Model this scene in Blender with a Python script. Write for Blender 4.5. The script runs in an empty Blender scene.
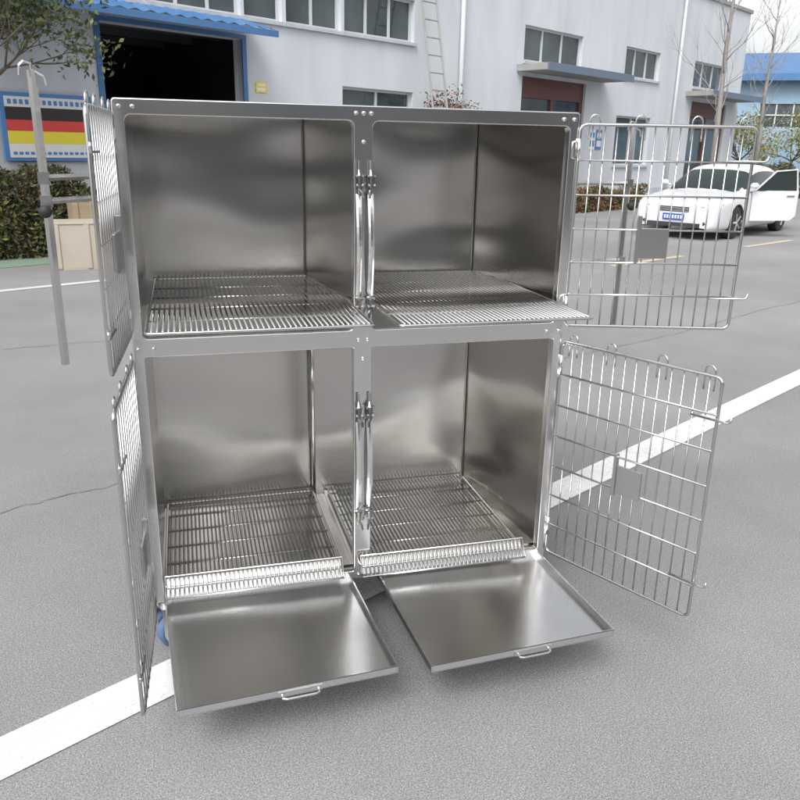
import bpy, math, random
import numpy as np
from mathutils import Vector, Matrix
random.seed(7); rng=np.random.default_rng(7)
scn=bpy.context.scene
col=scn.collection

# ---------------------------------------------------------------- materials
def mat(name, base=(.5,.5,.5), rough=.5, metal=0., noise=None, bump=None, rvar=None, spec=None, coord='Object'):
    m=bpy.data.materials.new(name); m.use_nodes=True
    nt=m.node_tree; N=nt.nodes; L=nt.links; b=N['Principled BSDF']
    b.inputs['Base Color'].default_value=(*base,1); b.inputs['Roughness'].default_value=rough; b.inputs['Metallic'].default_value=metal
    if spec is not None: b.inputs['Specular IOR Level'].default_value=spec
    tc=N.new('ShaderNodeTexCoord')
    def nz(scale,sc,detail=3):
        mp=N.new('ShaderNodeMapping'); mp.inputs['Scale'].default_value=sc
        L.new(tc.outputs[coord],mp.inputs['Vector'])
        t=N.new('ShaderNodeTexNoise'); t.inputs['Scale'].default_value=scale; t.inputs['Detail'].default_value=detail
        L.new(mp.outputs[0],t.inputs['Vector']); return t.outputs['Fac']
    if noise:
        o=nz(noise[0],noise[2]); r=N.new('ShaderNodeMapRange'); r.inputs['From Min'].default_value=.5-noise[1]; r.inputs['From Max'].default_value=.5+noise[1]
        L.new(o,r.inputs['Value'])
        mx=N.new('ShaderNodeMix'); mx.data_type='RGBA'; mx.inputs[6].default_value=(*base,1); mx.inputs[7].default_value=(*noise[3],1)
        L.new(r.outputs[0],mx.inputs[0]); L.new(mx.outputs[2],b.inputs['Base Color'])
    if bump:
        prev=None
        for bb in (bump if isinstance(bump,list) else [bump]):
            o=nz(bb[0],bb[3],0); bp=N.new('ShaderNodeBump'); bp.inputs['Strength'].default_value=bb[1]; bp.inputs['Distance'].default_value=bb[2]
            L.new(o,bp.inputs['Height'])
            if prev: L.new(prev,bp.inputs['Normal'])
            prev=bp.outputs[0]
        L.new(prev,b.inputs['Normal'])
    if rvar:
        o=nz(rvar[0],rvar[2]); r=N.new('ShaderNodeMapRange'); r.inputs['To Min'].default_value=rough-rvar[1]; r.inputs['To Max'].default_value=rough+rvar[1]
        r.inputs['From Min'].default_value=.25; r.inputs['From Max'].default_value=.75
        L.new(o,r.inputs['Value']); L.new(r.outputs[0],b.inputs['Roughness'])
    return m
def steelmat(name,base,rough,sc,wob=.02,ws=(1,1,1),k_=.93,rv=.02,bs=2.4):
    return mat(name,base,rough,1.,noise=(3,.3,sc,tuple(k*k_ for k in base)),
        bump=[(bs,1.0,wob,ws)],rvar=(4,rv,sc))
M_panel=steelmat('brushed_steel_panel',(.60,.585,.56),.20,(1.2,1.2,110),.045,(1,1,2.0),bs=1.9)
M_frame=steelmat('brushed_steel_frame',(.76,.755,.745),.18,(2,2,40),.008,k_=.97,rv=.01)
M_tray=steelmat('tray_steel',(.76,.765,.77),.23,(40,1,1),.014,k_=.975,rv=.01)
M_strip=mat('plain_steel_strip',(.5,.495,.485),.3,1.)
M_wire=mat('polished_wire',(.60,.595,.585),.24,1.)
M_bolt=mat('bolt_steel',(.72,.715,.705),.2,1.)
M_pol=mat('mirror_polished_steel',(.88,.88,.875),.15,1.)
M_rub=mat('black_rubber',(.02,.02,.02),.6)
M_blue_w=mat('castor_tyre',(.10,.16,.30),.45)
M_whitepl=mat('white_plastic',(.7,.72,.74),.35)

def asphalt():
    m=bpy.data.materials.new('asphalt'); m.use_nodes=True; nt=m.node_tree;N=nt.nodes;L=nt.links;b=N['Principled BSDF']
    tc=N.new('ShaderNodeTexCoord')
    def nz(s,d=4,r=.6):
        t=N.new('ShaderNodeTexNoise');t.inputs['Scale'].default_value=s;t.inputs['Detail'].default_value=d;t.inputs['Roughness'].default_value=r
        L.new(tc.outputs['Object'],t.inputs['Vector']);return t.outputs['Fac']
    def ramp(f,a,ca,bb,cb):
        r=N.new('ShaderNodeValToRGB'); r.color_ramp.elements[0].position=a;r.color_ramp.elements[1].position=bb
        r.color_ramp.elements[0].color=(*ca,1);r.color_ramp.elements[1].color=(*cb,1);L.new(f,r.inputs[0]);return r.outputs[0]
    grain=nz(230,3,.85)
    fine=ramp(grain,.34,(.10,.10,.103),.66,(.43,.425,.427))
    vor=N.new('ShaderNodeTexVoronoi');vor.inputs['Scale'].default_value=260;L.new(tc.outputs['Object'],vor.inputs['Vector'])
    speck=ramp(vor.outputs['Distance'],.10,(1.5,1.48,1.48),.40,(.90,.90,.90))
    big=ramp(nz(.4,6,.65),.34,(.80,.80,.81),.66,(1.12,1.12,1.12))
    def mul(a,c):
        x=N.new('ShaderNodeMix');x.data_type='RGBA';x.blend_type='MULTIPLY';x.inputs[0].default_value=1
        L.new(a,x.inputs[6]);L.new(c,x.inputs[7]);return x.outputs[2]
    L.new(mul(mul(fine,speck),big),b.inputs['Base Color'])
    b.inputs['Roughness'].default_value=.85
    bp=N.new('ShaderNodeBump');bp.inputs['Strength'].default_value=.6;bp.inputs['Distance'].default_value=.003
    L.new(grain,bp.inputs['Height']);L.new(bp.outputs[0],b.inputs['Normal'])
    return m
M_asph=asphalt()
def worn_paint(name,c):
    m=bpy.data.materials.new(name); m.use_nodes=True; nt=m.node_tree;N=nt.nodes;L=nt.links;b=N['Principled BSDF']
    tc=N.new('ShaderNodeTexCoord')
    t=N.new('ShaderNodeTexNoise');t.inputs['Scale'].default_value=120;t.inputs['Detail'].default_value=6;t.inputs['Roughness'].default_value=.75
    t2=N.new('ShaderNodeTexNoise');t2.inputs['Scale'].default_value=3;t2.inputs['Detail'].default_value=4
    L.new(tc.outputs['Object'],t.inputs['Vector']);L.new(tc.outputs['Object'],t2.inputs['Vector'])
    a=N.new('ShaderNodeMath');a.operation='MULTIPLY_ADD';a.inputs[1].default_value=.4;L.new(t2.outputs['Fac'],a.inputs[0]);L.new(t.outputs['Fac'],a.inputs[2])
    r=N.new('ShaderNodeValToRGB');r.color_ramp.elements[0].position=.48;r.color_ramp.elements[1].position=.72
    r.color_ramp.elements[0].color=(.36,.36,.36,1);r.color_ramp.elements[1].color=(*c,1)
    L.new(a.outputs[0],r.inputs[0]);L.new(r.outputs[0],b.inputs['Base Color']);b.inputs['Roughness'].default_value=.7
    return m
M_white_line=worn_paint('worn_white_paint',(.72,.72,.71))
M_yellow_line=worn_paint('worn_yellow_paint',(.55,.47,.28))
M_thin_line=worn_paint('faded_white_paint',(.6,.6,.6))
M_wall=mat('white_render_wall',(.62,.65,.685),.8,noise=(1.6,.22,(1,1,.25),(.52,.55,.585)))
M_wall2=mat('stained_wall',(.52,.55,.58),.8,noise=(3,.3,(2,2,.3),(.40,.42,.45)))
M_glass=mat('window_glass',(.035,.05,.055),.06,noise=(.8,.15,(1,1,1),(.09,.11,.12)),spec=.5)
M_alu=mat('window_frame_white',(.55,.57,.58),.45)
M_blue=mat('blue_metal_sheet',(.05,.15,.34),.45,noise=(2,.3,(1,1,1),(.08,.19,.38)))
M_canopy=mat('grey_blue_fascia',(.13,.17,.23),.5)
M_concrete=mat('concrete',(.35,.35,.34),.85,noise=(4,.3,(1,1,1),(.25,.25,.24)))
M_facing=mat('added_workshop_wall',(.20,.20,.20),.85,noise=(.5,.3,(1,1,1),(.30,.30,.30)))  # grey for the unseen workshop added as a reflection source
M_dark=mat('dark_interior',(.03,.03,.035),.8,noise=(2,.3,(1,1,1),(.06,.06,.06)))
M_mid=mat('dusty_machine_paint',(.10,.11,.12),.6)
M_clasp=mat('cast_clasp_metal',(.24,.235,.23),.3,1.)
M_brown=mat('brown_red_frame',(.12,.045,.035),.5)
M_bark=mat('bark',(.09,.07,.055),.9,noise=(12,.3,(1,1,.3),(.15,.12,.09)))
M_bark2=mat('pale_bark',(.33,.31,.29),.9,noise=(12,.3,(1,1,.3),(.2,.18,.16)))
def leafmat(n,a,b_): 
    return mat(n,a,.6,noise=(2.5,.18,(1,1,1),b_))
M_leaf=leafmat('dark_leaf',(.035,.065,.02),(.08,.11,.035))
M_leaf2=leafmat('hedge_leaf',(.045,.045,.022),(.12,.08,.04))
M_leafy=leafmat('yellowing_leaf',(.20,.19,.05),(.09,.13,.04))
M_leafg=leafmat('golden_leaf',(.34,.28,.07),(.20,.20,.06))
M_red=mat('flower_red',(.35,.1,.09),.6)
M_paint=mat('white_car_paint',(.66,.67,.69),.2,spec=.5)
M_cglass=mat('car_glass',(.02,.03,.03),.05,spec=.6)
M_lamp=mat('headlight_glass',(.30,.33,.36),.1,.3)
M_plate=mat('blue_number_plate',(.02,.08,.42),.4)
M_white=mat('white_enamel',(.75,.75,.75),.4)
M_wood=mat('plywood',(.42,.33,.23),.7,noise=(3,.3,(1,1,8),(.33,.25,.17)))
M_card=mat('pale_board',(.46,.41,.34),.75,noise=(3,.3,(1,1,1),(.38,.33,.27)))
M_sy=mat('sign_yellow',(.80,.68,.05),.45); M_sr=mat('sign_red',(.65,.06,.05),.45); M_sk=mat('sign_black',(.025,.02,.02),.45); M_sb=mat('sign_blue',(.08,.22,.5),.45)
M_green=mat('green_ground_paint',(.16,.27,.18),.8,noise=(6,.3,(1,1,1),(.22,.28,.22)))

# ---------------------------------------------------------------- mesh builder
class MB:
    def __init__(s): s.v=[];s.f=[];s.m=[]
    def quad(s,a,b,c,d,m=0):
        i=len(s.v); s.v+=[tuple(a),tuple(b),tuple(c),tuple(d)]; s.f.append((i,i+1,i+2,i+3)); s.m.append(m)
    def box(s,x0,x1,y0,y1,z0,z1,m=0):
        i=len(s.v); s.v+=[(x0,y0,z0),(x1,y0,z0),(x1,y1,z0),(x0,y1,z0),(x0,y0,z1),(x1,y0,z1),(x1,y1,z1),(x0,y1,z1)]
        for f in((0,3,2,1),(4,5,6,7),(0,1,5,4),(1,2,6,5),(2,3,7,6),(3,0,4,7)): s.f.append(tuple(i+k for k in f)); s.m.append(m)
    def tube(s,pts,r,n=6,m=0,closed=False,caps=True):
        P=[Vector(p) for p in pts]; K=len(P); base=len(s.v)
        rs=r if isinstance(r,(list,tuple)) else [r]*K
        prev=None
        for k in range(K):
            if closed: t=(P[(k+1)%K]-P[k-1])
            else: t=(P[min(k+1,K-1)]-P[max(k-1,0)])
            t.normalize()
            if prev is None:
                ref=Vector((0,0,1)) if abs(t.z)<.9 else Vector((1,0,0))
                a=t.cross(ref).normalized()
            else:
                a=(prev-t*prev.dot(t)).normalized()
            prev=a; b=t.cross(a)
            for j in range(n):
                w=2*math.pi*j/n; s.v.append(tuple(P[k]+a*math.cos(w)*rs[k]+b*math.sin(w)*rs[k]))
        for k in range(K if closed else K-1):
            k2=(k+1)%K
            for j in range(n):
                s.f.append((base+k*n+j,base+k*n+(j+1)%n,base+k2*n+(j+1)%n,base+k2*n+j)); s.m.append(m)
        if caps and not closed:
            s.f.append(tuple(base+j for j in reversed(range(n)))); s.m.append(m)
            s.f.append(tuple(base+(K-1)*n+j for j in range(n))); s.m.append(m)
    def obj(s,name,mats,parent=None,loc=(0,0,0),rot=(0,0,0),smooth=False,bevel=0):
        me=bpy.data.meshes.new(name); me.from_pydata(s.v,[],s.f)
        for mm in mats: me.materials.append(mm)
        me.polygons.foreach_set('material_index',s.m)
        if smooth: me.polygons.foreach_set('use_smooth',[True]*len(s.f))
        me.update(); o=bpy.data.objects.new(name,me); col.objects.link(o)
        o.location=loc;o.rotation_euler=rot
        if parent: o.parent=parent
        if bevel:
            b=o.modifiers.new('bevel','BEVEL'); b.width=bevel; b.segments=2; b.limit_method='ANGLE'
        return o
def empty(name,label,category,loc=(0,0,0),rot=(0,0,0),group=None):
    e=bpy.data.objects.new(name,None); col.objects.link(e); e.location=loc; e.rotation_euler=rot; e.empty_display_size=.1
    e['label']=label; e['category']=category
    if group: e['group']=group
    return e
def tag(o,label,category,group=None):
    o['label']=label;o['category']=category
    if group:o['group']=group
    return o

# ---------------------------------------------------------------- ground
g=MB(); g.quad((-150,-60,0),(150,-60,0),(150,160,0),(-150,160,0)); go=g.obj('ground',[M_asph]); go['kind']='structure'
def strip(name,p0,p1,w,mt,z=.004,n=1):
    p0=Vector((*p0,z));p1=Vector((*p1,z)); d=(p1-p0).normalized(); q=Vector((-d.y,d.x,0))*w/2
    b=MB(); b.quad(p0-q,p1-q,p1+q,p0+q); o=b.obj(name,[mt]); o['kind']='structure'; return o
strip('road_marking',(-6,-3.46),(14,7.60),.15,M_white_line)
strip('road_marking',(-10,1.9),(3.2,9.18),.12,M_thin_line)
for k in range(5):
    x=5.6+k*3.4; strip('road_marking',(x,4.4+.506*x),(x+1.6,4.4+.506*(x+1.6)),.11,M_yellow_line)
M_crack=mat('tar_seam',(.17,.17,.17),.9)
def seam(p0,p1,w=.012):
    b=MB(); n=90; a=Vector((*p0,0)); c=Vector((*p1,0)); d=(c-a).normalized(); q=Vector((-d.y,d.x,0)); off=0; pv=None
    for k in range(n+1):
        off+=rng.normal()*.008; off*=.97
        p=a.lerp(c,k/n)+q*off; ww=w*(.3+rng.random()*.9)/2
        cur=(p-q*ww+Vector((0,0,.004)),p+q*ww+Vector((0,0,.004)))
        if pv: b.quad(pv[0],cur[0],cur[1],pv[1])
        pv=cur
    o=b.obj('ground_crack',[M_crack]); o['kind']='structure'
seam((-1.6,.75),(.3,1.55),.006); seam((2.2,2.6),(7,5.0),.006); seam((-3,3.6),(1.5,4.6),.008)
ROT=math.atan2(.522,.853); BASE=(12.31,18.61,0)
def fac(s_,off):
    return (BASE[0]+s_*math.cos(ROT)+off*math.sin(ROT),BASE[1]+s_*math.sin(ROT)-off*math.cos(ROT))
strip('path',fac(-24,1.25),fac(-15.9,1.25),.5,M_green,z=.004)

# ---------------------------------------------------------------- CAGE
W=1.22; D=.57; Z0=.17
cage=empty('animal_cage','stainless steel four compartment veterinary cage, doors open and trays pulled out','cage')
ZT=Z0+1.366
UO=(Z0+.778,Z0+1.334); LO=(Z0+.022,Z0+.734)
XO=[(.022,.587),(.633,1.198)]
cu=bpy.data.curves.new('c','CURVE'); cu.dimensions='2D'; cu.fill_mode='BOTH'; cu.extrude=.013; cu.bevel_depth=.003; cu.bevel_resolution=3
def rr(x0,x1,y0,y1,r,n=6):
    P=[]
    for (cx,cy,a0) in((x1-r,y1-r,0),(x0+r,y1-r,90),(x0+r,y0+r,180),(x1-r,y0+r,270)):
        for k in range(n+1):
            a=math.radians(a0+90*k/n); P.append((cx+r*math.cos(a),cy+r*math.sin(a)))
    s=cu.splines.new('POLY'); s.points.add(len(P)-1)
    for i,p in enumerate(P): s.points[i].co=(p[0],p[1],0,1)
    s.use_cyclic_u=True
rr(0,W,Z0,ZT,.006)
for (a,b) in XO:
    rr(a,b,*UO,.018); rr(a,b,*LO,.008)
co=bpy.data.objects.new('c',cu); col.objects.link(co); bpy.context.view_layer.update()
me=bpy.data.meshes.new_from_object(co.evaluated_get(bpy.context.evaluated_depsgraph_get()))
bpy.data.objects.remove(co)
fr=bpy.data.objects.new('front_frame',me); col.objects.link(fr); me.materials.clear(); me.materials.append(M_frame)
me.transform(Matrix.Translation((0,.0165,0))@Matrix.Rotation(math.pi/2,4,'X')); fr.parent=cage
def bolt(x,z):
    bb=MB(); bb.tube([(x,.001,z),(x,-.003,z),(x,-.0045,z),(x,-.0055,z)],[.0055,.0055,.004,.002],10)
    bb.obj('bolt',[M_bolt],cage)
for x in (.014,.045,.59,.61,.63,1.175,1.206): bolt(x,ZT-.016)
for x in (.012,.050,.597,.623,1.17,1.208): bolt(x,Z0+.755)
for z in (Z0+1.28,Z0+.80,Z0+.70,): bolt(.61,z)
for x in (.6,.62): bolt(x,Z0+.012)
s=MB()
s.box(0,.004,.034,D+.02,Z0,ZT-.004); s.box(W-.004,W,.034,D+.02,Z0,ZT-.004)
s.box(.0,W,.034,D+.02,ZT-.003,ZT); s.box(.004,W-.004,D+.016,D+.02,Z0,ZT-.004)
s.box(.60,.62,.034,D+.016,Z0+.75,ZT-.005)
s.obj('casing',[M_panel],cage)
s=MB()
s.box(.005,.035,.036,D+.014,Z0-.002,Z0+.02); s.box(W-.035,W-.005,.036,D+.014,Z0-.002,Z0+.02); s.box(.59,.63,.036,D+.014,Z0-.004,Z0+.02)
s.box(.036,.589,D-.03,D+.01,Z0-.001,Z0+.02); s.box(.631,W-.036,D-.03,D+.01,Z0-.001,Z0+.02)
s.obj('chassis_rail',[M_frame],cage)
def lining(x0,x1f,x1b,z0,z1):
    b=MB(); y0=.035;y1=D; xl=x0
    b.quad((xl,y1,z0),(x1b,y1,z0),(x1b,y1,z1),(xl,y1,z1))
    b.quad((xl,y0,z0),(xl,y1,z0),(xl,y1,z1),(xl,y0,z1))
    b.quad((x1f,y0,z0),(x1f,y0,z1),(x1b,y1,z1),(x1b,y1,z0))
    b.quad((xl,y0,z1),(xl,y1,z1),(x1b,y1,z1),(x1f,y0,z1))
    b.quad((xl,y0,z0),(x1f,y0,z0),(x1b,y1,z0),(xl,y1,z0))
    b.tube([(x1b-.003,y1-.003,z0),(x1b-.003,y1-.003,z1)],.0022,6,1)
    b.obj('compartment_lining',[M_panel,M_strip],cage)
lining(.018,.592,.535,Z0+.765,ZT-.012)
lining(.628,1.204,1.135,Z0+.765,ZT-.012)
lining(.018,1.204,1.135,Z0+.030,Z0+.748)
s=MB(); s.tube([(.548,D-.03,Z0+.03),(.548,D-.03,Z0+.748)],.007,10); s.obj('inner_post',[M_pol],cage,smooth=True)
s=MB(); s.box(.588,.632,.036,D-.004,Z0+.031,Z0+.046); s.obj('centre_rail',[M_frame],cage)

def grid(x0,x1,y0,y1,z,name='floor_grid',lip=False,rot=0):
    b=MB(); r=.0042
    cx=(x0+x1)/2; w=(x1-x0)/2; L=(y1-y0); ys=.045 if lip else 0
    def rrp(x0,x1,y0,y1,rad,z):
        P=[]
        for (ax,ay,a0) in((x1-rad,y1-rad,0),(x0+rad,y1-rad,90),(x0+rad,y0+rad,180),(x1-rad,y0+rad,270)):
            for k in range(5):
                a=math.radians(a0+90*k/4); P.append((ax+rad*math.cos(a),ay+rad*math.sin(a),z))
        return P
    b.tube(rrp(-w,w,ys*.5,L,.012,-.006 if lip else 0),r,8,closed=True)
    n=int(round(2*w/.0128))
    zl=.020
    for k in range(1,n):
        x=-w+2*w*k/n
        if lip: b.tube([(x,L,.002),(x,ys+.01,.002),(x,ys,.006),(x,ys-.004,zl),(x,ys-.010,zl),(x,.0,-.026)],.0024,7)
        else: b.tube([(x,L,.004),(x,0,.004)],.0026,7)
    m=5
    for k in range(1,m):
        y=ys+(L-ys)*k/m; b.tube([(-w,y,-.0045),(w,y,-.0045)],.0026,7)
    if lip:
        b.tube([(-w,.0,-.028),(w,.0,-.028)],.0033,7)
        b.tube([(-w,0,-.026),(-w,ys-.007,zl+.002),(w,ys-.007,zl+.002),(w,0,-.026)],.0032,7)
    o=b.obj(name,[M_wire],cage,(cx,y0,z),(0,0,rot),smooth=True)
    if lip:
        p=MB(); p.quad((-w+.004,.010,-.024),(w-.004,.010,-.024),(w-.004,ys-.002,.014),(-w+.004,ys-.002,.014))
        p.obj('front_strip',[M_strip],o)
    return o
grid(.045,.585,-.245,.555,Z0+.849,rot=.0)
grid(.645,1.172,-.265,.555,Z0+.849)
grid(.030,.545,-.045,.55,Z0+.062,lip=True)
grid(.60,1.13,-.055,.55,Z0+.062,lip=True)

def tray(cx,yb,w,L,rot,z):
    b=MB(); h=.019; t=.002
    b.box(-w/2,w/2,-L,0,0,t)
    b.box(-w/2,-w/2+t*2,-L,0,t+.0005,h); b.box(w/2-t*2,w/2,-L,0,t+.0005,h)
    b.box(-w/2+.0045,w/2-.0045,-L,-L+t*2,t+.0005,h); b.box(-w/2+.0045,w/2-.0045,-t*2,0,t+.0005,h)
    b.tube([(-w/2+.002,0,h),(-w/2+.002,-L+.002,h),(w/2-.002,-L+.002,h),(w/2-.002,0,h)],.0028,6,1)
    o=b.obj('tray',[M_tray,M_pol],cage,(cx,yb,z),(math.radians(1.2),0,rot))
    hb=MB(); hb.tube([(-.045,-L+.002,.008),(-.045,-L-.014,.004),(-.035,-L-.018,.004),(.035,-L-.018,.004),(.045,-L-.014,.004),(.045,-L+.002,.008)],.003,8)
    hb.box(-.055,.055,-L-.0025,-L-.0005,.0,.014)
    hb.obj('handle',[M_bolt],o,(0.02,0,0))
tray(.292,.05,.545,.535,.07,Z0+.004)
tray(.92,.05,.54,.52,.062,Z0+.004)

def door(hinge,outer,z0,z1,label=None,nh=7,nv=15,flip=1,hz=.36,hx_=0):
    hx,hy=hinge; w=math.hypot(outer[0]-hx,outer[1]-hy); a=math.atan2(outer[1]-hy,outer[0]-hx); h=z1-z0
    b=MB(); rad=.018; P=[]
    for (ax,ay,a0) in((w-rad,h-rad,0),(rad,h-rad,90),(rad,rad,180),(w-rad,rad,270)):
        for k in range(5):
            t=math.radians(a0+90*k/4); P.append((ax+rad*math.cos(t),0,ay+rad*math.sin(t)))
    b.tube(P,.0048,8,closed=True)
    for k in range(1,nv):
        x=w*k/nv; b.tube([(x,.004,0),(x,.004,h)],.0021,6)
    for k in range(1,nh):
        z=h*k/nh; b.tube([(0,-.002,z),(w,-.002,z)],.0031,6)
    for fx in (.08,.34,.66,.93):
        x=w*fx; q=[]
        for k in range(9):
            t=math.pi*k/8; q.append((x+.014*math.cos(t),0,h+.010+.016*math.sin(t)))
        b.tube([(x+.014,0,h-.04)]+q+[(x-.014,0,h-.04)],.0024,6)
    for fz in (.12,.88):
        z=h*fz; b.tube([(0,0,z-.025),(-.018,0,z-.02),(-.018,0,z+.02),(0,0,z+.025)],.004,6)
    o=b.obj('door',[M_wire],cage,(hx,hy,z0),(0,0,a),smooth=True)
    for fz in (.16,.84):
        p=MB(); z=h*fz
        p.tube([(w-.07,-.008*flip,z),(w+.03,-.008*flip,z),(w+.038,-.008*flip,z+.004),(w+.04,-.008*flip,z+.018)],.0032,6)
        p.obj('latch_pin',[M_bolt],o,smooth=True)
    p=MB(); c=w*.5+hx_
    p.box(c-.04,c+.045,-.014 if flip>0 else .008,-.008 if flip>0 else .014,h*hz,h*hz+.085)
    p.box(c-.045,c-.035,-.02 if flip>0 else .006,-.006 if flip>0 else .02,h*hz-.012,h*hz+.12)
    p.obj('card_holder',[M_strip],o,bevel=.001)
    return o
door((W+.004,-.004),(1.69,-.14),Z0+.772,Z0+1.338,nh=6,nv=14,hx_=-.015)
door((W+.004,-.004),(1.45,-.455),Z0+.02,Z0+.722,nh=7,nv=14,hz=.42,hx_=.02)
door((-.004,-.004),(-.022,-.395),Z0+.795,Z0+1.335,nh=6,nv=12,flip=-1)
door((-.004,-.004),(-.022,-.44),Z0-.040,Z0+.728,nh=7,nv=12,flip=-1)
for x in(-.004,W+.004):
    for (a,b_) in((Z0+.80,Z0+.86),(Z0+1.24,Z0+1.30),(Z0+.08,Z0+.14),(Z0+.62,Z0+.68)):
        s=MB(); s.tube([(x,-.004,a),(x,-.004,b_)],.006,10); s.obj('hinge',[M_bolt],cage,smooth=True)
def latch(x,z0,z1,sg):
    b=MB(); H=z1-z0
    b.tube([(x,-.010,z0),(x,-.010,z1)],.0042,8)
    for zc,hh in ((z1-.055,.06),(z0+.03,.035)):
        b.tube([(x,-.012,zc-hh/2),(x,-.019,zc-hh/4),(x,-.019,zc+hh/4),(x,-.012,zc+hh/2)],[.005,.008,.008,.004],8,2)
        b.tube([(x-.011,-.019,zc+.014),(x+.011,-.019,zc+.014)],.005,8,2)
        b.tube([(x-.009,-.021,zc-.008),(x+.010,-.021,zc-.008)],.0045,8,0)
        b.tube([(x,-.020,zc-.018),(x+.006*sg,-.030,zc-.026),(x+.008*sg,-.034,zc-.040)],[.005,.0045,.003],7,2)
    za=z0+.05; zb=z1-.085; n=16
    for k in range(n):
        def P(a,dx,dy): return (x+dx,-.014-.016*math.sin(a*math.pi)+dy,za+(zb-za)*a)
        a0=k/n;a1=(k+1)/n
        b.quad(P(a0,-.0078,.004),P(a0,-.0025,0),P(a1,-.0025,0),P(a1,-.0078,.004),1)
        b.quad(P(a0,-.0025,0),P(a0,.0025,0),P(a1,.0025,0),P(a1,-.0025,0),1)
        b.quad(P(a0,.0025,0),P(a0,.0078,.004),P(a1,.0078,.004),P(a1,.0025,0),1)
    b.obj('latch',[M_strip,M_pol,M_clasp],cage,smooth=False)
latch(.595,Z0+.83,Z0+1.235,1); latch(.627,Z0+.83,Z0+1.235,-1)
latch(.595,Z0+.19,Z0+.60,1); latch(.627,Z0+.19,Z0+.60,-1)
def pole(px,py,zt,zb,anchor,arms,knobz,label):
    b=MB(); 
    b.tube([(px,py,zb),(px,py,zt)],.0095,4)
    b.tube([(px,py,zt-.01),(px,py,zt+.012),(px-.014,py-.004,zt+.016),(px-.022,py-.006,zt+.008),(px-.024,py-.006,zt-.012)],.003,6)
    b.tube([(px,py,zt),(px+.022,py,zt-.012),(px+.026,py,zt-.03)],.003,6)
    for z in arms:
        b.tube([(px,py,z),(anchor[0],anchor[1],z)],.007,4)
        b.box(px-.011,px+.011,py-.011,py+.011,z-.013,z+.013)
    o=b.obj('drip_pole',[M_wire],cage,bevel=0)
    k=MB(); k.tube([(px,py-.01,knobz),(px,py-.026,knobz)],.005,8); k.tube([(px,py-.022,knobz),(px,py-.028,knobz),(px,py-.038,knobz),(px,py-.044,knobz)],[.008,.014,.014,.009],12)
    k.obj('knob',[M_rub],o,smooth=True)
pole(-.145,-.157,Z0+1.41,Z0+.765,(0,.05),(Z0+1.19,Z0+1.14),Z0+1.12,'')
pole(1.56,.28,Z0+1.345,Z0+.70,(W,.30),(Z0+1.17,Z0+.92),Z0+1.10,'')
# castors: built about their swivel axis, each turned its own way
for (cx,cy,ang) in((.022,.030,-62),(W-.05,.06,20),(.05,D-.04,150),(W-.05,D-.04,175)):
    tr_=.022
    ce=MB(); ce.tube([(0,0,Z0-.004),(0,0,Z0-.010)],.030,16); ce.tube([(0,0,Z0-.01),(0,0,Z0-.035)],.014,12)
    ce.box(-.021,-.018,-.018,tr_+.02,.05,Z0-.034);ce.box(.018,.021,-.018,tr_+.02,.05,Z0-.034);ce.box(-.021,.021,-.018,tr_+.02,Z0-.0335,Z0-.030)
    c=ce.obj('castor',[M_bolt],cage,(cx,cy,0),(0,0,math.radians(ang)))
    w=MB(); w.tube([(-.016,tr_,.05),(-.012,tr_,.05),(.012,tr_,.05),(.016,tr_,.05)],[.044,.05,.05,.044],28)
    w.obj('wheel',[M_blue_w],c,smooth=False)
    w=MB(); w.tube([(-.0175,tr_,.05),(.0175,tr_,.05)],.036,24); w.obj('hub',[M_whitepl],c)

# ---------------------------------------------------------------- WHITE BUILDING
bld=empty('factory_building','long two storey pale blue-white factory building with garage doorway','building',BASE,(0,0,ROT))
def wall_open(name,s0,s1,z0,z1,ops,mt,parent,dep=.22,y=0,ext=None):
    xs=sorted({s0,s1}|{o[0] for o in ops}|{o[1] for o in ops}); zs=sorted({z0,z1}|{o[2] for o in ops}|{o[3] for o in ops})
    b=MB()
    for i in range(len(xs)-1):
        for j in range(len(zs)-1):
            cx=(xs[i]+xs[i+1])/2; cz=(zs[j]+zs[j+1])/2
            if any(o[0]<cx<o[1] and o[2]<cz<o[3] for o in ops): continue
            b.quad((xs[i],y,zs[j]),(xs[i+1],y,zs[j]),(xs[i+1],y,zs[j+1]),(xs[i],y,zs[j+1]))
    for (a,c,d,e) in ops:
        b.quad((a,y,d),(a,y+dep,d),(a,y+dep,e),(a,y,e)); b.quad((c,y,d),(c,y,e),(c,y+dep,e),(c,y+dep,d))
        b.quad((a,y,e),(a,y+dep,e),(c,y+dep,e),(c,y,e)); b.quad((a,y,d),(c,y,d),(c,y+dep,d),(a,y+dep,d))
    if ext:
        D_,=ext
        b.quad((s1,y,z0),(s1,y+D_,z0),(s1,y+D_,z1),(s1,y,z1)); b.quad((s0,y,z0),(s0,y,z1),(s0,y+D_,z1),(s0,y+D_,z0))
        b.quad((s0,y,z1),(s1,y,z1),(s1,y+D_,z1),(s0,y+D_,z1)); b.quad((s0,y+D_,z0),(s0,y+D_,z1),(s1,y+D_,z1),(s1,y+D_,z0))
    return b.obj(name,[mt],parent)
upw=[(-21.5,-19.6,2),(-18.9,-17.1,2),(-16.6,-14.75,3),(-14.65,-12.98,3),(-12.92,-12.15,1),(-12.07,-10.82,2),(-10.75,-8.9,3),(-5.2,-2.7,3),(-.5,1.5,3),(3.8,6.1,3)]
low=[(-10.8,-8.9,1.0,2.5,2),(-.7,1.3,1.1,2.4,2)]
garage=(-15.4,-13.0,0,3.06); door1=(-5.2,-2.4,0,3.08); door2=(3.9,6.6,0,3.0)
ops=[(a,b_,3.4,4.15) for a,b_,_ in upw]+[(a,b_,c,d) for a,b_,c,d,_ in low]+[garage,door1,door2]
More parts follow.
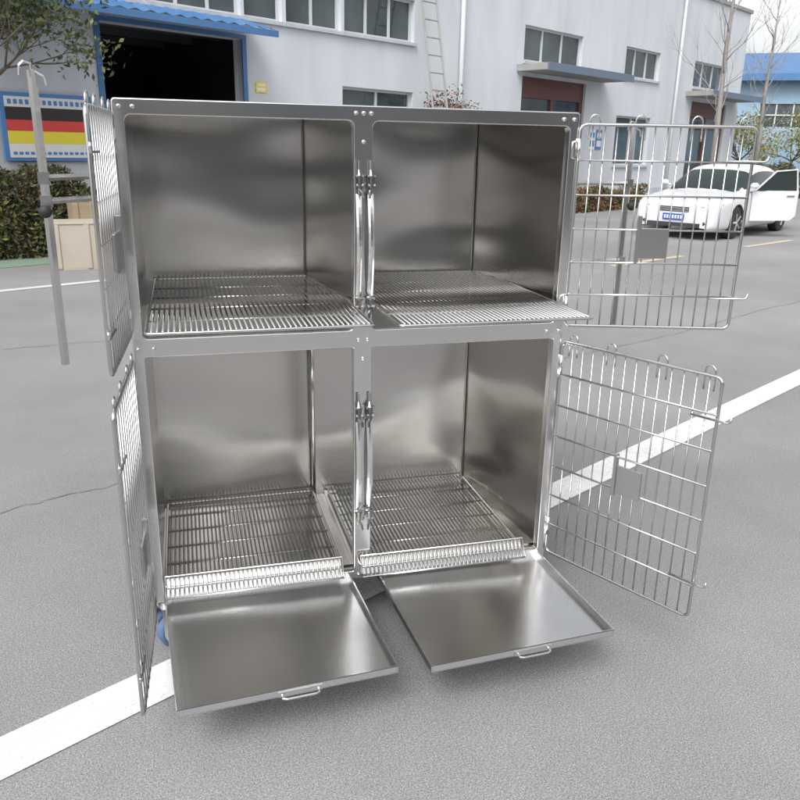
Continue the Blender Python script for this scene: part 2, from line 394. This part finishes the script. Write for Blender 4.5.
wall_open('wall',-24,7.6,0,5.9,ops,M_wall,bld,ext=(10,))
s=MB(); s.box(-24.05,7.65,-.06,.2,5.9,6.0); s.obj('parapet_cap',[M_concrete],bld)
for a,b_ in((-12.9,-5.3),(-2.3,3.8),(6.7,7.6)):
    s=MB(); s.box(a,b_,-.02,-.001,0,.45); s.obj('plinth',[M_wall2],bld)
def window(a,b_,z0,z1,n,y=.12,par=None):
    f=MB(); t=.045
    f.box(a,b_,y-.03,y+.02,z0,z0+t); f.box(a,b_,y-.03,y+.02,z1-t,z1)
    for k in range(n+1):
        x=a+(b_-a)*k/n; x0=max(a,x-t/2); x1=min(b_,x+t/2)
        if k==0:x1=a+t
        if k==n:x0=b_-t
        f.box(x0,x1,y-.032,y+.018,z0+t,z1-t)
    g_=MB(); g_.quad((a,y+.003,z0),(b_,y+.003,z0),(b_,y+.003,z1),(a,y+.003,z1))
    o=g_.obj('window',[M_glass],par or bld); f.obj('window_frame',[M_alu],o)
    s=MB(); s.box(a-.03,b_+.03,-.06,.0-.002,z0-.06,z0-.004); s.obj('sill',[M_wall2],o)
for a,b_,n in upw: window(a,b_,3.4,4.15,n)
for a,b_,c,d,n in low: window(a,b_,c,d,n)
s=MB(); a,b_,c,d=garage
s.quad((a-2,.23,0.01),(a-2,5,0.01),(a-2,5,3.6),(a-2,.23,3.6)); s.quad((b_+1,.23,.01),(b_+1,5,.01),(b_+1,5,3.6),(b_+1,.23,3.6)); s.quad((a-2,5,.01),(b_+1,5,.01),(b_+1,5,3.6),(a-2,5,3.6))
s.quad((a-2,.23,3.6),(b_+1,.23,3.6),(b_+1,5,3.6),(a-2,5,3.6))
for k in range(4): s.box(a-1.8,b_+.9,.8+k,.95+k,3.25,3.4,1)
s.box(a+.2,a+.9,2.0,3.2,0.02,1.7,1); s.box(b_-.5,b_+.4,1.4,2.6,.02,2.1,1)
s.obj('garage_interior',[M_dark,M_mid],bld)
s=MB(); s.box(a-.08,a,-.03,.1,0,3.06); s.box(b_,b_+.08,-.03,.1,0,3.06); s.box(a-.08,b_+.08,-.032,.1,3.062,3.12); s.obj('garage_door_frame',[M_blue],bld)
s=MB(); n=40
for k in range(n):
    x0=-17.4+4.5*k/n; x1=-17.4+4.5*(k+1)/n; dz=.03*(k%2)
    s.quad((x0,-.8,3.13+dz),(x1,-.8,3.13+.03*((k+1)%2)),(x1,-.002,3.34+.03*((k+1)%2)),(x0,-.002,3.34+dz))
s.box(-17.42,-12.88,-.82,-.78,3.04,3.13)
s.obj('canopy',[M_blue],bld)
for (a,b_,z) in((-5.45,-1.6,3.16),(3.4,7.3,3.12)):
    s=MB(); s.box(a,b_,-.85,-.002,z,z+.14); s.box(a-.03,b_+.03,-.88,-.85,z-.02,z+.15,1); s.obj('canopy',[M_concrete,M_canopy],bld)
def entrance(a,b_,h):
    s=MB(); y=.12
    s.box(a,a+.14,y-.05,y+.05,0,h); s.box(b_-.14,b_,y-.05,y+.05,0,h); s.box(a+.14,b_-.14,y-.05,y+.05,h-.45,h); s.box((a+b_)/2-.06,(a+b_)/2+.06,y-.05,y+.05,0,h-.45)
    s.box(a+.14,b_-.14,y-.045,y+.045,2.2,2.28)
    o=s.obj('door',[M_brown],bld); g_=MB(); g_.quad((a,y+.004,0),(b_,y+.004,0),(b_,y+.004,h-.3),(a,y+.004,h-.3)); g_.obj('door_glass',[M_glass],o)
entrance(-5.2,-2.4,3.08); entrance(3.9,6.6,3.0)
s=MB(); s.tube([(-7.5,-.07,0),(-7.5,-.07,5.9)],.05,8); s.obj('downpipe',[M_alu],bld,smooth=True)
s=MB(); s.tube([(2.6,-.07,0),(2.6,-.07,5.9)],.045,8); s.obj('downpipe',[M_alu],bld,smooth=True)
rs=MB()
rs.box(-.2,5.6,.02,.08,6.03,6.08,1)
for k in range(5):
    x=0+k*1.15
    rs.box(x,x+.10,-.02,.02,6.0,6.9); rs.box(x+.55,x+.65,-.02,.02,6.0,6.9); rs.box(x-.05,x+.75,-.024,.016,6.45,6.55); rs.box(x-.02,x+.7,-.024,.016,6.82,6.9)
    rs.box(x+.28,x+.36,-.026,.014,6.12,6.8)
rs.obj('roof_lettering',[M_sr,M_mid],bld)

lad=MB(); lx=-.8
for dx in(0,.42):
    lad.tube([(-8.5+dx+lx,-1.3,0),(-8.35+dx+lx,-.05,5.95)],.022,6)
for k in range(1,19):
    t=k/19; lad.tube([(-8.5+lx+.15*t,-1.3+1.25*t,5.95*t),(-8.08+lx+.15*t,-1.3+1.25*t,5.95*t)],.014,6)
lo=lad.obj('ladder',[M_concrete],None,BASE,(0,0,ROT)); tag(lo,'aluminium ladder leaning against the pale factory wall','ladder')

dz=.07
sg=MB(); sg.box(-16.9,-15.65,-.08,-.03,1.12+dz,1.98+dz,0); 
sgn=sg.obj('notice_board',[M_sb],None,BASE,(0,0,ROT)); tag(sgn,'notice board with black, red and yellow bands on the wall','sign')
p=MB(); p.box(-16.84,-15.72,-.088,-.081,1.80+dz,1.93+dz,0); p.box(-16.84,-15.72,-.088,-.081,1.64+dz,1.799+dz,3); p.box(-16.84,-15.72,-.088,-.081,1.50+dz,1.639+dz,2); p.box(-16.84,-15.72,-.088,-.081,1.34+dz,1.499+dz,1)
p.box(-16.84,-15.72,-.088,-.081,1.16+dz,1.339+dz,0)
for k in range(14):
    x=-16.8+k*.076; p.box(x,x+.045,-.092,-.0885,1.835+dz,1.895+dz,4); p.box(x,x+.05,-.092,-.0885,1.20+dz,1.235+dz,4)
p.obj('printed_panel',[M_white,M_sy,M_sr,M_sk,M_sb],sgn)
for (a,z,w,h,m,lb) in((-12.75,2.28,.22,.16,M_sy,'small yellow warning plate on the wall'),(-2.05,1.5,.28,.5,M_white,'white poster on the wall beside the entrance'),(-1.7,1.5,.28,.5,M_sb,'blue poster on the wall beside the entrance')):
    s=MB(); s.box(a,a+w,-.02,-.004,z,z+h,0); s.box(a+.03,a+w-.03,-.024,-.0205,z+h*.6,z+h*.85,1); s.box(a+.03,a+w-.03,-.024,-.0205,z+h*.15,z+h*.45,1)
    o=s.obj('wall_sign',[m,M_sb if m is M_white else M_white],None,BASE,(0,0,ROT)); tag(o,lb,'sign')

# unseen workshop added behind the camera to give the steel dark reflections
fc=empty('added_workshop','unseen grey workshop added behind the camera as something dark for the steel to reflect','building',(-3,-18.5,0),(0,0,math.pi+.25))
fops=[(-30+i*4.5,-27.2+i*4.5,1.2,3.0) for i in range(13)]
wall_open('wall',-32,32,0,5.8,fops,M_facing,fc,ext=(10,))
for (a,b_,c,d) in fops: window(a,b_,c,d,3,par=fc)

# ---------------------------------------------------------------- far blue factory
fb=empty('factory_hall','distant blue sheet-metal factory hall with window band','building',(25.2,31.5,0),(0,0,-.55))
wall_open('wall',-.0,30,0,5.0,[(1.2+i*3.2,3.4+i*3.2,2.7,3.7) for i in range(8)],mat('blue_grey_wall',(.22,.36,.5),.6,noise=(1,.3,(1,1,1),(.3,.42,.52))),fb,ext=(14,))
for i in range(8):
    s=MB(); a=1.2+i*3.2; s.quad((a,.1,2.7),(a+2.2,.1,2.7),(a+2.2,.1,3.7),(a,.1,3.7)); o=s.obj('window',[M_glass],fb)
    s=MB(); 
    for k in range(4): s.box(a+k*.73-.03,a+k*.73+.03,.04,.09,2.7,3.7)
    s.box(a-.03,a+2.22,.035,.085,3.18,3.24)
    s.obj('window_frame',[M_alu],o)
s=MB()
s.quad((-.6,-.6,4.9),(30.5,-.6,4.9),(30.5,7,6.6),(-.6,7,6.6)); s.quad((-.6,7,6.6),(30.5,7,6.6),(30.5,14.6,4.9),(-.6,14.6,4.9)); s.quad((-.0,0,4.9),(0,7,6.55),(0,14,4.9),(0,7,4.9))
s.box(-.62,30.5,-.64,-.6,4.65,4.95)
s.obj('roof',[M_blue],fb)

# ---------------------------------------------------------------- vegetation
def leaves(pts,size,name,mats,parent=None,smin=.5,mi=None):
    n=len(pts); a=rng.normal(size=(n,3)); a/=np.linalg.norm(a,axis=1)[:,None]; b=rng.normal(size=(n,3)); b-=a*(a*b).sum(1)[:,None]; b/=np.linalg.norm(b,axis=1)[:,None]
    s=(size*(smin+rng.random(n)*(1-smin)*1.4))[:,None]
    v=np.stack([pts-a*s,pts+b*s*.42,pts+a*s,pts-b*s*.42],1).reshape(-1,3)
    f=np.arange(4*n).reshape(-1,4)
    me=bpy.data.meshes.new(name); me.from_pydata(v.tolist(),[],f.tolist())
    for m in mats: me.materials.append(m)
    me.polygons.foreach_set('material_index',(rng.integers(0,len(mats),n) if mi is None else mi).tolist())
    o=bpy.data.objects.new(name,me); col.objects.link(o)
    if parent:o.parent=parent
    return o
def branches(mb,p,d,L,r,depth,tips,spread=.6,up=.15,seg=4):
    P=[Vector(p)]; dd=Vector(d).normalized(); R=[r]
    for k in range(seg):
        dd=(dd+Vector(rng.normal(size=3))*.13+Vector((0,0,up*.3))).normalized(); P.append(P[-1]+dd*L/seg); R.append(r*(1-.45*(k+1)/seg))
    mb.tube(P,R,6 if r>.01 else 4)
    if depth==0: tips.append(P[-1]); tips.append(P[-2]); return
    if depth<=2: tips.append(P[-1])
    for k in range(rng.integers(3,5)):
        i=rng.integers(seg//2,seg+1); nd=(dd+Vector(rng.normal(size=3))*spread+Vector((0,0,up))).normalized()
        branches(mb,P[i],nd,L*(.62+.2*rng.random()),R[i]*.62,depth-1,tips,spread,up,seg)
tr=empty('tree','broadleaf tree with sparse dark green leaves beside the hedge','tree',(-2.6,8.5,0))
mb=MB(); tips=[]
mb.tube([(0,0,0),(.03,0,.9),(.1,-.02,1.75)],[.10,.085,.07],10)
for d in((1.0,-.1,.75),(.9,.1,.95),(-.6,.3,1.2),(.2,-.7,1.3),(1.1,.1,.6),(-.2,.6,1.5),(.6,.2,1.2),(.9,-.3,1.2)):
    branches(mb,(.1,-.02,1.7),d,.95,.04,3,tips,.42,.22)
mb.obj('trunk',[M_bark],tr,smooth=True)
T=np.array([tuple(t) for t in tips]); T=T[T[:,2]>1.95]
pts=np.concatenate([t+rng.normal(size=(7,3))*.10 for t in T]); leaves(pts,.048,'crown',[M_leaf,M_leafy,M_leaf],tr)
def hedge(name,x0,x1,y0,y1,h,n,mats,loc,rot,label,size=.05,seed=0):
    P=rng.random((n*2,3))*np.array([x1-x0,y1-y0,h])+np.array([x0,y0,0])
    u=(P[:,0])*2.1; hh=h*(.82+.12*np.sin(u)+.08*np.sin(u*2.7+1)); 
    P=P[(P[:,2]<hh)][:n]
    k=rng.random(len(P))<.5; P[k,1]=y0+(rng.random(k.sum())**2)*(y1-y0)*.3+.05*np.sin(P[k,0]*9+P[k,2]*7)
    o=leaves(P,size,name,mats); o.location=loc;o.rotation_euler=(0,0,rot); tag(o,label,'hedge'); return o
hedge('hedge',-22,-15.55,-.85,-.08,1.25,30000,[M_leaf2,M_leaf,M_leafy,M_leaf2,M_leaf2],BASE,ROT,'clipped dark green and reddish hedge beside the garage',.045)
hedge('hedge',0,3.6,0,.7,.65,9000,[M_leaf2,M_leafy,M_leaf,M_red],(9.4,15.7,0),ROT,'low flowering hedge bed in front of the wall',.045)
hedge('hedge',0,7,0,1.2,1.25,12000,[M_leaf2,M_leaf],(19.6,22.3,0),-.3,'dark clipped hedge by the far yard',.07)
for (x,y,s_) in((22.5,27,1.),(25.5,27.5,1.1),(27.5,26,.95)):
    t=empty('tree','small tree with yellowing leaves before blue hall','tree',(x,y,0),group='yellowing trees by the factory hall')
    mb=MB(); tips=[]; mb.tube([(0,0,0),(.05,0,1.3)],[.09,.06],8)
    for k in range(6): branches(mb,(.05,0,1.2),(rng.normal(),rng.normal(),1.2),.9*s_,.035,2,tips,.6,.15)
    mb.obj('trunk',[M_bark],t,smooth=True)
    T=np.array([tuple(q) for q in tips]); pts=np.concatenate([q+rng.normal(size=(18,3))*.24 for q in T]); leaves(pts,.075,'crown',[M_leafy,M_leafg,M_leafg],t)
x,y=fac(-8.3,.7)
t=empty('shrub','small reddish-leaved shrub growing beside the ladder','shrub',(x,y,0))
mb=MB(); tips=[]; mb.tube([(0,0,0),(.02,0,1.25)],[.04,.03],7)
for k in range(7): branches(mb,(.02,0,1.2),(rng.normal()*.5,rng.normal()*.5,1.3),.65,.018,2,tips,.4,.2)
mb.obj('trunk',[M_bark],t,smooth=True)
T=np.array([tuple(q) for q in tips]); pts=np.concatenate([q+rng.normal(size=(10,3))*.07 for q in T]); leaves(pts,.04,'crown',[M_red,M_leaf2,M_leaf],t)
def bare(s_,off,h):
    x,y=fac(s_,off)
    t=empty('bare_tree','leafless young tree with pale trunk before the facade','tree',(x,y,0),group='bare trees along the facade')
    mb=MB(); tips=[]; mb.tube([(0,0,0),(.02,0,h*.3),(-.02,.02,h*.55),(.02,0,h*.8),(0,0,h)],[.085,.07,.055,.035,.012],8)
    for k in range(15):
        z=h*(.28+.7*k/15); a=rng.random()*6.28; branches(mb,(0,0,z),(math.cos(a),math.sin(a),1.0),1.35*(1-.4*k/15),.017,2,tips,.45,.25,4)
    mb.obj('trunk',[M_bark2],t,smooth=True)
bare(1.7,1.8,7.5); bare(8.6,.5,6.5)

def crate(x,y,sx,sy,h,m,label,rot,z=0):
    e=MB(); t=.02
    e.box(-sx/2,sx/2,-sy/2,sy/2,t,h-t,0)
    e.box(-sx/2-.01,sx/2+.01,-sy/2-.01,sy/2+.01,h-t,h,0); e.box(-sx/2,sx/2,-sy/2,-sy/2+.08,0,t,0); e.box(-sx/2,sx/2,sy/2-.08,sy/2,0,t,0)
    for q in(-sx/2+.03,0,sx/2-.03): e.box(q-.03,q+.03,-sy/2-.012,-sy/2-.001,t,h-t-.001,0)
    o=e.obj('packing_crate',[m],None,(x,y,z),(0,0,rot),bevel=.004); tag(o,label,'crate')
crate(-.98,8.1,.72,.5,.55,M_card,'pale board packing crate on the asphalt',.1)
crate(-1.03,9.0,.45,.4,.75,M_wood,'brown plywood packing crate beside the hedge',.3)

# ---------------------------------------------------------------- CAR
car=empty('parked_car','white saloon car with one side door open near the factory','car',(10.22,11.34,0),(0,0,ROT+math.pi))
car.scale=(.86,.88,.87)
def loft(stations,name,mats,parent,matfn=None,sub=2):
    b=MB(); n=len(stations[0])
    for st in stations: b.v+=st
    for i in range(len(stations)-1):
        for j in range(n-1):
            b.f.append((i*n+j,(i+1)*n+j,(i+1)*n+j+1,i*n+j+1)); b.m.append(matfn(i,j) if matfn else 0)
    b.f.append(tuple(range(n))); b.m.append(0); b.f.append(tuple((len(stations)-1)*n+j for j in reversed(range(n)))); b.m.append(0)
    o=b.obj(name,mats,parent,smooth=True)
    if sub:
        m=o.modifiers.new('s','SUBSURF'); m.levels=sub; m.render_levels=sub
    return o
def bodysec(x,w,zb,zs,zt,crown):
    half=[(w*.88,zb),(w*.985,zb+.04),(w*1.0,zb+.20),(w*1.0,zs-.10),(w*.985,zs-.02),(w*.93,zt-.02),(w*.86,zt),(w*.45,zt+crown)]
    R=[(x,y,z) for y,z in half]; Lf=[(x,-y,z) for y,z in half]
    return R+[(x,0,zt+crown*1.1)]+Lf[::-1]
sec=[(2.36,.74,.26,.52,.62,.01),(2.35,.78,.22,.62,.70,.01),(2.27,.85,.20,.70,.76,.015),(2.05,.89,.19,.75,.81,.02),(1.6,.90,.18,.80,.86,.025),(1.2,.90,.18,.85,.90,.03),(.95,.90,.18,.88,.94,.03),(.3,.90,.18,.90,.96,.03),(-.6,.90,.18,.92,.98,.03),(-1.4,.90,.18,.94,1.0,.03),(-1.9,.88,.20,.93,1.0,.03),(-2.2,.82,.24,.88,.97,.02),(-2.32,.72,.34,.8,.88,.01)]
body=loft([bodysec(*q) for q in sec],'body',[M_paint],car)
cut=MB()
for wx in(1.38,-1.36):
    for sy in(1,-1): cut.tube([(wx,sy*.60,.33),(wx,sy*1.1,.33)],.365,28)
cut.box(-.22,.72,.70,1.1,.34,.93)
cuo=cut.obj('cutter',[M_dark],car)
bm=body.modifiers.new('b','BOOLEAN'); bm.object=cuo; bm.operation='DIFFERENCE'; bm.solver='EXACT'
bpy.context.view_layer.update()
nm=bpy.data.meshes.new_from_object(body.evaluated_get(bpy.context.evaluated_depsgraph_get()))
body.modifiers.clear(); body.data=nm; bpy.data.objects.remove(cuo)
nm.polygons.foreach_set('use_smooth',[True]*len(nm.polygons))
def cabsec(x,wb,wt,zb,zt):
    return [(x,wb,zb),(x,wb*.985,zb+.05),(x,wt+.03,zt-.07),(x,wt-.06,zt-.01),(x,wt*.5,zt+.015),(x,0,zt+.02),(x,-wt*.5,zt+.015),(x,-wt+.06,zt-.01),(x,-wt-.03,zt-.07),(x,-wb*.985,zb+.05),(x,-wb,zb)]
cs=[(1.18,.80,.74,.90,.925),(1.0,.82,.72,.92,1.03),(.35,.83,.66,.93,1.38),(.0,.83,.64,.93,1.44),(-.6,.83,.64,.95,1.455),(-1.2,.82,.63,.96,1.40),(-1.75,.79,.62,.97,1.15),(-1.98,.75,.62,.96,1.01)]
def cm(i,j):
    if i in(1,0) and 2<=j<=7: return 1
    if i>=5 and 2<=j<=7: return 1
    if j in(1,8) and 0<i<6: return 1
    return 0
loft([cabsec(*q) for q in cs],'cabin',[M_paint,M_cglass],car,cm,1)
for sy in(1,-1):
    for wx in(1.38,-1.36):
        w=MB(); w.tube([(wx,sy*.66,.33),(wx,sy*.68,.33),(wx,sy*.86,.33),(wx,sy*.88,.33)],[.29,.33,.33,.29],28); o=w.obj('wheel',[M_rub],car,smooth=False)
        r=MB(); r.tube([(wx,sy*.87,.33),(wx,sy*.885,.33)],.215,24,0)
        for k in range(5):
            a=k*math.pi*2/5; r.tube([(wx,sy*.89,.33),(wx+.2*math.cos(a),sy*.892,.33+.2*math.sin(a))],.026,6,1)
        r.obj('rim',[M_dark,M_bolt],o)
    h=MB(); h.tube([(2.335,sy*.46,.635),(2.32,sy*.58,.645),(2.24,sy*.74,.665),(2.08,sy*.855,.70)],[.02,.04,.05,.02],10); h.obj('headlight',[M_lamp],car,smooth=True)
    h=MB(); h.tube([(2.345,sy*.60,.33),(2.28,sy*.72,.34)],[.04,.04],10); h.obj('fog_light',[M_dark],car)
    m=MB(); m.tube([(.85,sy*.82,1.0),(.84,sy*.90,1.02)],.02,6); m.tube([(.86,sy*.88,1.04),(.84,sy*.93,1.05),(.83,sy*1.0,1.05),(.83,sy*1.04,1.04)],[.03,.06,.06,.03],10); m.obj('wing_mirror',[M_paint],car,smooth=True)
gr=MB(); gr.box(2.30,2.368,-.30,.30,.54,.64,0)
for k in range(3): gr.box(2.35,2.378,-.29,.29,.555+k*.027,.563+k*.027,1)
gr.obj('grille',[M_dark,M_pol],car,bevel=.01)
gr=MB(); gr.box(2.30,2.368,-.55,.55,.25,.33,0); gr.obj('lower_intake',[M_dark],car)
pl=MB(); pl.box(2.368,2.385,-.22,.22,.38,.50,0); 
for k in range(7): pl.box(2.3855,2.3875,-.19+k*.056,-.155+k*.056,.405,.475,1)
pl.obj('number_plate',[M_plate,M_white],car)
dr=MB(); dl=.94
prof=[(0,.34),(0,.93),(dl,.96),(dl,.46),(dl-.10,.36)]
for yy,rev in((0,False),(.05,True)):
    i=len(dr.v); dr.v+=[(x,yy,z) for x,z in prof]; f=tuple(range(i,i+5)); dr.f.append(f[::-1] if rev else f); dr.m.append(0)
for k in range(5):
    a,b_=prof[k],prof[(k+1)%5]; dr.quad((a[0],0,a[1]),(b_[0],0,b_[1]),(b_[0],.05,b_[1]),(a[0],.05,a[1]))
dr.tube([(.03,.02,.93),(.42,.0,1.34),(.84,0,1.38),(dl-.02,.02,.96)],.018,6)
od=dr.obj('side_door',[M_paint,M_mid],car,(.75,.92,0),(0,0,math.pi-math.radians(46)))
dg=MB(); dg.v+=[(.06,.02,.95),(.43,.01,1.33),(.82,.01,1.365),(dl-.04,.02,.96)]; dg.f.append((0,1,2,3)); dg.m.append(0); dg.obj('window_glass',[M_cglass],od)
for yh in(-.02,.058):
    hd=MB(); hd.box(dl-.24,dl-.08,yh,yh+.012,.84,.865); hd.obj('handle',[M_bolt],od)

# ---------------------------------------------------------------- camera, light
f_,cx_,cy_,cz_,p_,r_,yw=782.2572,.1457,-2.088,1.2654+Z0,.311,.0186,.2688
fw=Vector((math.sin(yw)*math.cos(p_),math.cos(yw)*math.cos(p_),-math.sin(p_))); rt=Vector((math.cos(yw),-math.sin(yw),0)); up=rt.cross(fw)
R_=rt*math.cos(r_)+up*math.sin(r_); U_=-rt*math.sin(r_)+up*math.cos(r_)
cam=bpy.data.cameras.new('camera'); cam.lens=f_/800*36; cam.sensor_width=36; cam.clip_end=500; cam.clip_start=.05
c=bpy.data.objects.new('camera',cam); col.objects.link(c)
mw=Matrix.Identity(4)
for i in range(3): mw[i][0]=R_[i]; mw[i][1]=U_[i]; mw[i][2]=-fw[i]
mw[0][3]=cx_;mw[1][3]=cy_;mw[2][3]=cz_
c.matrix_world=mw; scn.camera=c
w=bpy.data.worlds.new('World'); scn.world=w; w.use_nodes=True; N=w.node_tree.nodes; L=w.node_tree.links
sk=N.new('ShaderNodeTexSky'); sk.sky_type='NISHITA'; sk.sun_disc=False; el=math.radians(50); az=math.radians(215)
sk.sun_elevation=el; sk.sun_rotation=az; sk.dust_density=4; sk.air_density=1
hs=N.new('ShaderNodeHueSaturation'); hs.inputs['Saturation'].default_value=.12; hs.inputs['Value'].default_value=1.7
L.new(sk.outputs[0],hs.inputs['Color']); L.new(hs.outputs[0],N['Background'].inputs['Color']); N['Background'].inputs['Strength'].default_value=.15
sl=bpy.data.lights.new('sun','SUN'); sl.energy=1.4; sl.angle=math.radians(25); sl.color=(1,.98,.955)
so=bpy.data.objects.new('sun',sl); col.objects.link(so)
d=Vector((math.sin(az)*math.cos(el),math.cos(az)*math.cos(el),math.sin(el)))
so.rotation_euler=d.to_track_quat('Z','Y').to_euler()
scn.view_settings.view_transform='Standard'; scn.view_settings.look='None'; scn.view_settings.exposure=0
